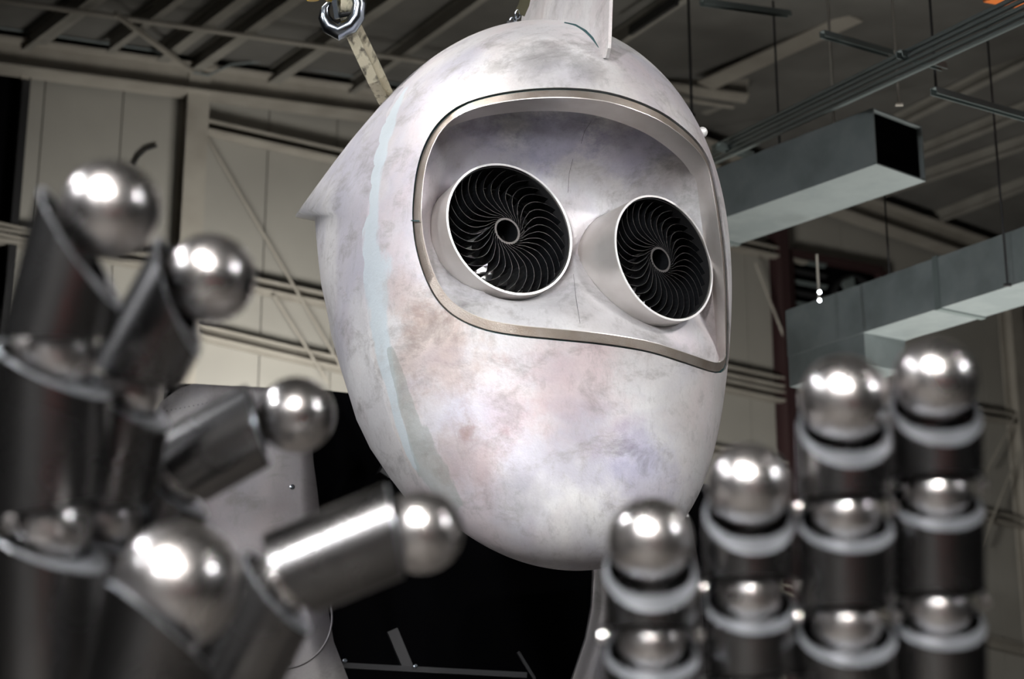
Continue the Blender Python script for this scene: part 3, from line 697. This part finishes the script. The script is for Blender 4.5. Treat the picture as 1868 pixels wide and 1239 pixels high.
# top fin on the midline
def finpt(x, y, yoff=None):      # pixel to the midplane x=0 of the head
    r = HRI @ ray(x, y); t = -co.x/r.x; return co+r*t
fo = [(1108, 106), (1112, 88), (1115, 0), (1116, -60), (1100, -150), (1040, -190), (985, -120), (962, -40), (958, 8), (950, 60), (990, 90), (1060, 110)]
fin_pts = []
mb = MB(); th2 = .009
FP = [finpt(*p) for p in fo]
n = len(FP)
mb.add([p+V((-th2, 0, 0)) for p in FP]+[p+V((th2, 0, 0)) for p in FP], [list(range(n)), [n+i for i in range(n)][::-1]]+[[i, (i+1) % n, n+(i+1) % n, n+i] for i in range(n)])
mb.build('top_fin', M_fin, head)
sm = [(1030, 42), (1050, 47), (1068, 58), (1082, 72), (1094, 88), (1102, 102), (1107, 107)]
MB().tube([cast(x, y)[0]+cast(x, y)[1]*.002 for x, y in sm], [.004, .007, .009, .009, .008, .006, .004], 6).build('fin_seam', M_seal, head)
# swept side fin
att = [(742, 158), (722, 190), (712, 225), (704, 265), (698, 305), (694, 345), (688, 392), (684, 402), (680, 440), (678, 485), (680, 530), (684, 575), (692, 620), (700, 665), (714, 710), (722, 760), (740, 808), (760, 855), (782, 893), (806, 925)]
lft = [(722, 168, 9.35), (700, 190, 9.45), (672, 227, 9.6), (640, 268, 9.75), (610, 308, 9.85), (580, 348, 9.95), (543, 397, 10.1), (581, 402, 9.85), (586, 440, 9.75), (594, 480, 9.65), (602, 520, 9.6), (614, 565, 9.5), (626, 610, 9.45), (644, 660, 9.38), (662, 705, 9.3), (678, 758, 9.25), (701, 806, 9.15), (731, 860, 9.05), (764, 900, 9.0), (800, 935, 8.98)]
G = 14; sv = []; sf = []; sm_ = []
for (ax_, ay_), (lx, ly, ld_) in zip(att, lft):
    a_, n_ = cast(ax_, ay_); l_ = HI @ P(lx, ly, ld_)
    dir_ = l_-a_; tan = dir_-n_*dir_.dot(n_); c_ = a_+tan.normalized()*dir_.length*.55
    for g in range(G+1):
        t = g/G; sv.append((a_*(1-t)**2+c_*2*t*(1-t)+l_*t*t) - n_*.012*(1-t))
for i in range(len(att)-1):
    for g in range(G):
        q_ = [i*(G+1)+g, i*(G+1)+g+1, (i+1)*(G+1)+g+1, (i+1)*(G+1)+g]
        sf.append(q_); sm_.append(0)
sfo = obj('side_fin', sv, sf, None, head, True, [M_side], sm_)
md = sfo.modifiers.new('s', 'SOLIDIFY'); md.thickness = .02; md.offset = 0
# rear shell peeking out under the side fin
rv = [v_ for v_ in ev]
rs = []
for v_ in ev: rs.append(V((v_.x*.97-.03, v_.y*.9+.12, v_.z*.86-.12)))
# pale ball painting the glint on the right temple
MB().sphere(cast(1284, 240)[0], .03, 16).build('temple_glint', M_edge, head, True)

# ------------------------------------------------------------------ torso
TD = 10.3
tor = empty('robot_torso', P(800, 1300, TD)); TL = P(800, 1300, TD)
tag(tor, 'grey sheet metal robot torso with a black open neck below the head', 'sculpture')
tn = V((math.sin(math.radians(16)), -math.cos(math.radians(16)), 0.05)).normalized()
def Tp(x, y, off=0.0, bend=True):
    p = plane_hit(x, y, TL+tn*off, tn)
    if bend:      # the chest sheet curves back away from its middle
        s_ = (p-TL).dot(V((math.cos(math.radians(16)), math.sin(math.radians(16)), 0)))
        p = p-tn*(0.10*s_*s_)
    return p
# horseshoe sheet: hole contour and outer contour, matched point by point
hole = [(597, 714), (578, 765), (572, 800), (575, 840), (581, 885), (586, 930), (591, 985), (596, 1050), (601, 1110), (611, 1170), (637, 1239), (690, 1320), (780, 1380), (880, 1395), (970, 1350), (1050, 1239), (1078, 1160), (1090, 1100), (1093, 1045), (1092, 990), (1095, 930), (1110, 880)]
outer = [(600, 713), (540, 706), (470, 697), (361, 682), (335, 688), (300, 712), (285, 742), (292, 800), (240, 960), (215, 1120), (230, 1300), (330, 1600), (700, 1800), (1000, 1800), (1200, 1650), (1300, 1450), (1330, 1300), (1325, 1180), (1318, 1080), (1308, 1000), (1292, 930), (1274, 884)]
tv = []; tf = []; NG = 8
for (hx, hy), (ox, oy) in zip(hole, outer):
    for g in range(NG+1):
        t = g/NG; tv.append(Tp(hx+(ox-hx)*t, hy+(oy-hy)*t)-TL)
for i in range(len(hole)-1):
    for g in range(NG):
        a_ = i*(NG+1)+g; tf.append([a_, a_+1, a_+NG+2, a_+NG+1])
ts = obj('chest_sheet', tv, tf, M_torso, tor, True)
md = ts.modifiers.new('s', 'SOLIDIFY'); md.thickness = .035; md.offset = 0
# hollow inside, its unlit shade painted black: back and sides
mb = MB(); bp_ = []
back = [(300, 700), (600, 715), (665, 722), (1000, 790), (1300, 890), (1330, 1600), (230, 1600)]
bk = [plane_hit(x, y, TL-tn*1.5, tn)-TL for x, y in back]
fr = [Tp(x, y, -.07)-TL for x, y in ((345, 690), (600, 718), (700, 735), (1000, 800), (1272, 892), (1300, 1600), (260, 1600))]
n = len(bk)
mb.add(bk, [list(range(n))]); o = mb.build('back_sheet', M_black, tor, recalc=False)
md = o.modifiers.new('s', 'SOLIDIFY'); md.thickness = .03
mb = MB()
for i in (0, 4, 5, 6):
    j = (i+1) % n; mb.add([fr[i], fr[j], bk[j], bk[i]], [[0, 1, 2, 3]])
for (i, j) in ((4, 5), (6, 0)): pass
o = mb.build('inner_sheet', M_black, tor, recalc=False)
# frame members inside
M_bar = mat('black_bar', (0.012, 0.012, 0.014), 0.5, 0.3)
def tb(x0, y0, x1, y1, off, wd, name='frame_bar', m=M_bar):
    a_, b_ = plane_hit(x0, y0, TL+tn*off, tn)-TL, plane_hit(x1, y1, TL+tn*off, tn)-TL
    return MB().bar(a_, b_, wd, wd).build(name, m, tor)
tb(600, 1213, 960, 1232, -.25, .035); tb(745, 790, 700, 870, -1.0, .10); tb(715, 1150, 745, 1222, -.4, .07); tb(945, 1190, 975, 1239, -.3, .02)
def bolt(x, y, off, r=.014):
    c = Tp(x, y, .02, True)-TL if off is None else plane_hit(x, y, TL+tn*off, tn)-TL
    mb = MB(); mb.lathe([(.0005, .012), (r*.5, .012), (r*.6, .006), (r, .004), (r, -.004)], c, tn, 16); mb.build('bolt', M_hook, tor, True)
bolt(537, 883, None, .017); bolt(530, 1205, None, .017); bolt(629, 1206, -.22); bolt(758, 1216, -.22)
cw = Tp(520, 1120, .018)-TL
MB().tube([Tp(520+88*math.cos(a), 1125+92*math.sin(a), .022)-TL for a in [math.radians(q_) for q_ in range(-20, 135, 5)]], .006, 6).build('weld_ring', M_torso, tor, True)
for k in range(11):
    MB().sphere(Tp(312+k*8, 727-k*.9, .02)-TL, .004, 8).build('rivet', M_dark, tor, True)
# shoulder highlights painted as pale bars
MB().bar(Tp(277, 745, -.05)-TL, Tp(292, 803, -.05)-TL, .05, .06).build('shoulder_highlight', M_edge, tor)
MB().bar(Tp(1270, 880, .02)-TL, Tp(1288, 925, .02)-TL, .02, .02).build('shoulder_highlight', M_edge, tor)

# ------------------------------------------------------------------ hands
def finger(hand, pts, pdirs, rs_, tip, tipr, d, hl, seg_cut=(.30, -.95), ncirc=56):
    """pts: joint pixels (x, y, depth) from the tip down; pdirs: picture direction of the palm side at each tube"""
    f = empty('finger', (0, 0, 0), 0, hand)
    J = [P(x, y, d+dz_)-hl for (x, y, dz_) in pts]
    Z_ = [V(p) for p in pdirs]
    for i in range(len(J)-1):
        a_, b_ = J[i], J[i+1]; ax = (a_-b_).normalized(); R = rs_[i]*d/FPX
        pd = RT*Z_[i].x+UP*Z_[i].y-FW*Z_[i].z; pd = (pd-ax*pd.dot(ax)).normalized(); sd = ax.cross(pd)
        ln = (a_-b_).length; vs = []; fs = []; fm = []; tk = R*.19
        for k in range(ncirc):
            an = 2*PI*k/ncirc; c_, s_ = math.cos(an), math.sin(an); rad = pd*c_+sd*s_
            top = (seg_cut[0]+seg_cut[1])/2 + (seg_cut[1]-seg_cut[0])/2*c_
            kn = -.36-.44*c_; kb = -.16-.24*c_
            tz = ln+(top if i == 0 else kn)*R; bz = -kb*R
            if i == len(J)-2: bz = 0
            tf_ = tk*(.55+1.5*max(0.0, c_)**1.5); amp = ((seg_cut[1]-seg_cut[0])/2 if i == 0 else -.44)*c_
            ti = tz-amp*tf_; r4 = R-.12*R
            for (r_, z_) in ((R, bz), (R, tz-.0035), (R-.0035, tz+.0), (R-tf_, ti), (r4, min(ti-.02, ln*.8)), (r4, bz)): vs.append(b_+ax*z_+rad*r_)
        for k in range(ncirc):
            a0, b0 = k*6, ((k+1) % ncirc)*6
            for j in range(6): fs.append([a0+j, a0+(j+1) % 6, b0+(j+1) % 6, b0+j]); fm.append(1 if j in (1, 2, 5) else 0)
        o_ = obj('finger_tube', vs, fs, None, f, True, [M_tube, M_rim], fm)
        bm = bmesh.new(); bm.from_mesh(o_.data); bmesh.ops.recalc_face_normals(bm, faces=bm.faces); bm.to_mesh(o_.data); bm.free()
        o_.data.set_sharp_from_angle(angle=math.radians(40))
        if i > 0:
            MB().sphere(a_+pd*R*.04-ax*R*.12, R*.70, 40).build('knuckle_ball', M_ball, f, True)
            for sgn in (-1, 1):
                MB().lathe([(.0004, .012), (R*.12, .010), (R*.15, 0), (R*.15, -.004)], a_+sd*sgn*R, sd*sgn, 14).build('hinge_pin', M_ball, f, True)
    c = P(tip[0], tip[1], d+(tip[2] if len(tip) > 2 else 0))-hl
    MB().sphere(c, tipr*d/FPX, 56).build('fingertip_ball', M_ball, f, True)
    return f
D2 = 3.3
hr_o = P(1450, 1600, D2+.05)
handR = empty('robot_hand', hr_o); tag(handR, 'raised steel robot hand at right, four upright tube fingers with ball tips', 'sculpture')
def rh(x, y, yj, R, rb, d):
    n_ = len(yj)
    finger(handR, [(x, y+14, 0)]+[(x+(q_-y)*.01, q_, .0) for q_ in yj], [(0, 0, 1)]*n_, [R+2*i for i in range(n_)], (x, y, -.02), rb, d, hr_o, (.2, -1.2))
rh(1186, 985, (1160, 1345, 1500), 85, 77, 3.30)
rh(1366, 885, (1072, 1250, 1430, 1520), 83, 77, 3.34)
rh(1540, 728, (925, 1125, 1330, 1520), 85, 81, 3.32)
rh(1706, 692, (888, 1098, 1310, 1520), 83, 76, 3.36)
def palm(hand, hl, x0, x1, y0, y1, d, tilt=0):
    vs = []; a_ = P(x0, y0, d)-hl; b_ = P(x1, y0, d)-hl; c_ = P(x1-25, y1, d)-hl; e_ = P(x0+25, y1, d)-hl
    bm = bmesh.new(); th_ = FW*.09
    q_ = [bm.verts.new(v_-th_) for v_ in (a_, b_, c_, e_)]+[bm.verts.new(v_+th_) for v_ in (a_, b_, c_, e_)]
    for f_ in ([0, 1, 2, 3], [7, 6, 5, 4], [0, 4, 5, 1], [1, 5, 6, 2], [2, 6, 7, 3], [3, 7, 4, 0]): bm.faces.new([q_[i] for i in f_])
    bmesh.ops.recalc_face_normals(bm, faces=bm.faces)
    bmesh.ops.bevel(bm, geom=bm.edges[:]+bm.verts[:], offset=.03, segments=4, affect='EDGES', profile=.6)
    me_ = bpy.data.meshes.new('palm'); bm.to_mesh(me_); bm.free(); me_.materials.append(M_tube)
    me_.polygons.foreach_set('use_smooth', [True]*len(me_.polygons))
    o_ = bpy.data.objects.new('palm', me_); COL.objects.link(o_); o_.parent = hand
    m0 = P((x0+x1)/2, y1-30, d); fl = V((m0.x, m0.y, 0))
    MB().tube([m0-hl, V((m0.x, m0.y, .02))-hl], .13, 32).build('forearm_tube', M_tube, hand, True)
    MB().lathe([(.001, .03), (.32, .03), (.34, .0), (.001, 0)], fl-hl, Zv, 32).build('base_plate', M_dark, hand, True)
palm(handR, hr_o, 1090, 1800, 1480, 2080, D2+.03)

DL = 3.1
hl_o = P(180, 1600, DL+.15)
handL = empty('robot_hand', hl_o); tag(handL, 'open steel robot hand at left, spread tube fingers and thumb with ball tips', 'sculpture')
finger(handL, [(158, 408, 0), (98, 632, 0), (82, 945, 0), (80, 1300, 0), (90, 1620, 0)], [(1, .1, 0), (1, 0, .25), (1, 0, .3), (1, 0, .3)], [98, 108, 114, 118], (203, 382, 0), 90, 3.05, hl_o, (.45, -1.35))
finger(handL, [(345, 505, 0), (238, 700, 0), (190, 935, 0), (180, 1250, 0), (200, 1620, 0)], [(1, -.3, .1), (1, .05, .3), (1, 0, .3), (1, 0, .3)], [84, 84, 88, 92], (384, 508, 0), 82, 3.30, hl_o, (.45, -1.35))
finger(handL, [(478, 772, 0), (318, 862, 0), (262, 1090, 0), (260, 1400, 0), (260, 1620, 0)], [(.3, -.8, -.35), (1, -.2, .1), (1, 0, .2), (1, 0, .3)], [76, 76, 78, 80], (541, 757, 0), 70, 3.55, hl_o, (.15, -.3))
finger(handL, [(728, 965, 0), (520, 1050, 0), (420, 1250, 0), (330, 1560, 0)], [(.3, -.8, -.4), (.9, -.4, .1), (1, -.2, .3)], [86, 86, 90], (770, 970, 0), 76, 3.25, hl_o, (.15, -.3))
finger(handL, [(300, 1120, 0), (230, 1420, 0), (180, 1640, 0)], [(.7, .1, -.55), (.8, .1, .3)], [118, 122], (326, 1066, .02), 116, 2.75, hl_o, (.4, -.9))
palm(handL, hl_o, 20, 420, 1560, 2150, DL+.12)

# ------------------------------------------------------------------ rigging
def tape(name, pts, wd, side, th_, m, parent=None):
    pts = [V(p) for p in pts]; vs = []; fs = []
    for i, p in enumerate(pts):
        d_ = (pts[min(i+1, len(pts)-1)]-pts[max(i-1, 0)]).normalized(); s_ = (side-d_*side.dot(d_)).normalized(); n_ = s_.cross(d_)
        vs += [p+s_*a_*wd/2+n_*b_*th_/2 for a_, b_ in ((-1, -1), (1, -1), (1, 1), (-1, 1))]
    k = len(pts)
    for i in range(k-1):
        for j in range(4): fs.append([i*4+j, i*4+(j+1) % 4, i*4+4+(j+1) % 4, i*4+4+j])
    fs += [[3, 2, 1, 0], [(k-1)*4+j for j in range(4)]]
    return obj(name, vs, fs, m, parent)
HD = 9.35
st = empty('lifting_strap', P(632, 20, HD)); so = P(632, 20, HD)
tag(st, 'worn cream lifting strap running from the steel hook to the head', 'strap')
tape('strap_web', [P(628, 22, HD)-so, P(640, 60, HD)-so, P(662, 108, HD+.05)-so, P(682, 150, HD+.1)-so, P(700, 186, HD+.25)-so, P(706, 194, HD+.40)-so], .066, RT, .008, M_strap, st)
tape('strap_web', [P(636, 18, HD+.06)-so, P(652, 52, HD+.06)-so, P(675, 100, HD+.12)-so, P(694, 142, HD+.17)-so, P(712, 182, HD+.32)-so, P(716, 190, HD+.45)-so], .066, (RT*.8+FW*.5), .008, M_strap, st)
MB().lathe([(.045, -.034), (.052, -.034), (.052, .034), (.045, .034)], P(631, 8, HD)-so, (RT+FW*.2), 20, close=True).build('strap_eye', M_strap, st, True)
hk = empty('lifting_hook', P(618, 0, HD)); ho = P(618, 0, HD)
tag(hk, 'polished steel lifting hook holding the cream strap', 'hook')
tag(MB().tube([Wp(x, y, .05) for x, y in ((243, 303), (252, 286), (266, 273), (286, 266))], .02, 6).build('loose_cable', M_dark, None, True), 'short dark loose cable sticking out beside the left hand', 'cable')
hp = [(648, -10), (655, 8), (652, 30), (640, 47), (618, 58), (600, 48), (592, 32), (593, 15), (602, 4)]
MB().tube([P(x, y, HD-.02)-ho for x, y in hp], [.036, .042, .044, .048, .052, .046, .036, .026, .014], 14).build('hook_bend', M_hook, hk, True)
MB().tube([P(x, y, HD-.02)-ho for x, y in ((648, -10), (636, -30), (622, -44), (620, -70))], [.038, .04, .04, .04], 14).build('hook_shank', M_hook, hk, True)
MB().bar(P(611, 0, HD-.05)-ho, P(616, 34, HD-.05)-ho, .03, .02).build('safety_latch', M_hook, hk)
MB().tube([P(612, 28, HD)-ho, P(650, 22, HD)-ho], .020, 12).build('hook_pin', M_dark, hk, True)
MB().lathe([(.001, .06), (.10, .05), (.12, 0), (.10, -.05), (.001, -.06)], P(606, -34, HD)-ho, (1, .3, 0), 24).build('swivel_block', M_yellow, hk, True)
MB().tube([P(570, -12, HD)-ho, P(571, 1, HD)-ho], .034, 10).build('yellow_knob', M_yellow, hk, True)
MB().tube([P(655, 8, HD+.04)-ho, P(645, -14, HD+.04)-ho], .03, 10).build('yellow_tag', M_yellow, hk, True)
ch = empty('hoist_chain', P(612, -70, HD)); tag(ch, 'steel hoist chain above the lifting hook', 'chain')
for k in range(26):
    a_ = k*PI/2; c = V((0, 0, .06+k*.11)); u_ = V((math.cos(a_), math.sin(a_), 0))
    MB().tube([c+u_*.03*math.cos(t)+Zv*.075*math.sin(t) for t in [2*PI*q_/14 for q_ in range(14)]], .011, 8, closed=True).build('chain_link', M_hook, ch, True)
s2 = empty('lifting_strap', P(960, 0, 9.2)); s2o = P(960, 0, 9.2)
tag(s2, 'dark webbing strap behind the top fin at the frame edge', 'strap')
tape('strap_web', [P(948, 26, 9.3)-s2o, P(956, 8, 9.3)-s2o, P(964, -30, 9.3)-s2o, P(975, -110, 9.3)-s2o], .06, RT, .01, M_strapd, s2)
sh = empty('chain_shackle', P(938, 34, 9.3)); sho = P(938, 34, 9.3)
tag(sh, 'small dark shackle and chain links on the crown left of the top fin', 'shackle')
for (x, y, q_) in ((944, 26, 0), (941, 34, 1), (934, 40, 0)):
    c = P(x, y, 9.3)-sho; u_ = RT if q_ == 0 else FW
    MB().tube([c+u_*.012*math.cos(t)+UP*.024*math.sin(t) for t in [2*PI*k_/12 for k_ in range(12)]], .006, 6, closed=True).build('chain_link', M_hook, sh, True)
cp = P(930, 44, 9.3)-sho
MB().lathe([(.001, .02), (.02, .015), (.026, -.02)], cp, UP, 12).build('shackle_pin', M_dark, sh, True)

# ------------------------------------------------------------------ lamps' housings and cabinets added behind the camera to colour the ball reflections
for i, (lo_, L_) in enumerate(zip(lamp_objs, LAMPS)):
    p = V(L_[:3]); d_ = (V(L_[5])-p).normalized(); r = L_[3]
    e = empty('hall_and_fill_lamp', p); lo_.parent = e; lo_.location = (0, 0, 0)
    tag(e, 'round unseen hall and fill lamp hung under the roof', 'lamp', 'high bay lamps outside the picture')
    MB().lathe([(r+.03, -.03), (r+.04, .02), (r*.5, .25), (.08, .32), (.001, .32)], (0, 0, 0), -d_, 32).build('lamp_shade', M_dark, e, True)
    zt = min(p.z-(p-rl0).dot(nl)/nl.z, p.z-(p-rr0).dot(nr)/nr.z)
    MB().tube([-d_*.3, V((0, 0, max(.5, zt-p.z)))], .012, 6).build('hanger', M_dark, e)
for lo_, L_ in zip(work_fill_objs, WORK_FILL):
    p = V(L_[:3]); d_ = (V(L_[5])-p).normalized(); e = empty('work_fill_light', (p.x, p.y, 0)); lo_.parent = e; lo_.location = (0, 0, p.z)
    tag(e, 'square unseen work and fill light aimed upwards', 'lamp', 'floor work lights outside the picture')
    MB().bar(V((0, 0, p.z))-d_*.02, V((0, 0, p.z))-d_*.14, L_[3]+.1, L_[3]+.1, V((1, 0, 0))).build('lamp_housing', M_dark, e)
    MB().tube([V((0, 0, .02)), V((0, 0, p.z))-d_*.1], .03, 8).build('stand_pole', M_dark, e)
    MB().lathe([(.001, .03), (.3, .02), (.3, 0), (.001, 0)], (0, 0, 0), Zv, 16).build('stand_base', M_dark, e)
def cabinet(x, y, rz, w_, h_, m, label):
    e = empty('reflection_cabinet', (x, y, 0), rz); tag(e, label, 'cabinet')
    MB().bar((-w_/2, 0, h_/2), (w_/2, 0, h_/2), .8, h_).build('cabinet_body', m, e)
    for k in range(5):
        o_ = MB().bar((-w_/2+.05, -.42, h_*(k+.5)/5), (w_/2-.05, -.42, h_*(k+.5)/5), .03, h_/5-.03).build('drawer', m, e)
        MB().tube([(-w_/3, -.46, h_*(k+.7)/5), (w_/3, -.46, h_*(k+.7)/5)], .012, 8).build('drawer_handle', M_hook, o_, True)
cabinet(1.6, -1.9, math.radians(180), 4.6, .75, M_brightred, 'long low red cabinet added behind the camera to redden reflections')
cabinet(-8, -15, math.radians(170), 3.0, 1.8, M_yellow, 'yellow cabinet added behind the camera for the reflections')
bpy.context.view_layer.update()
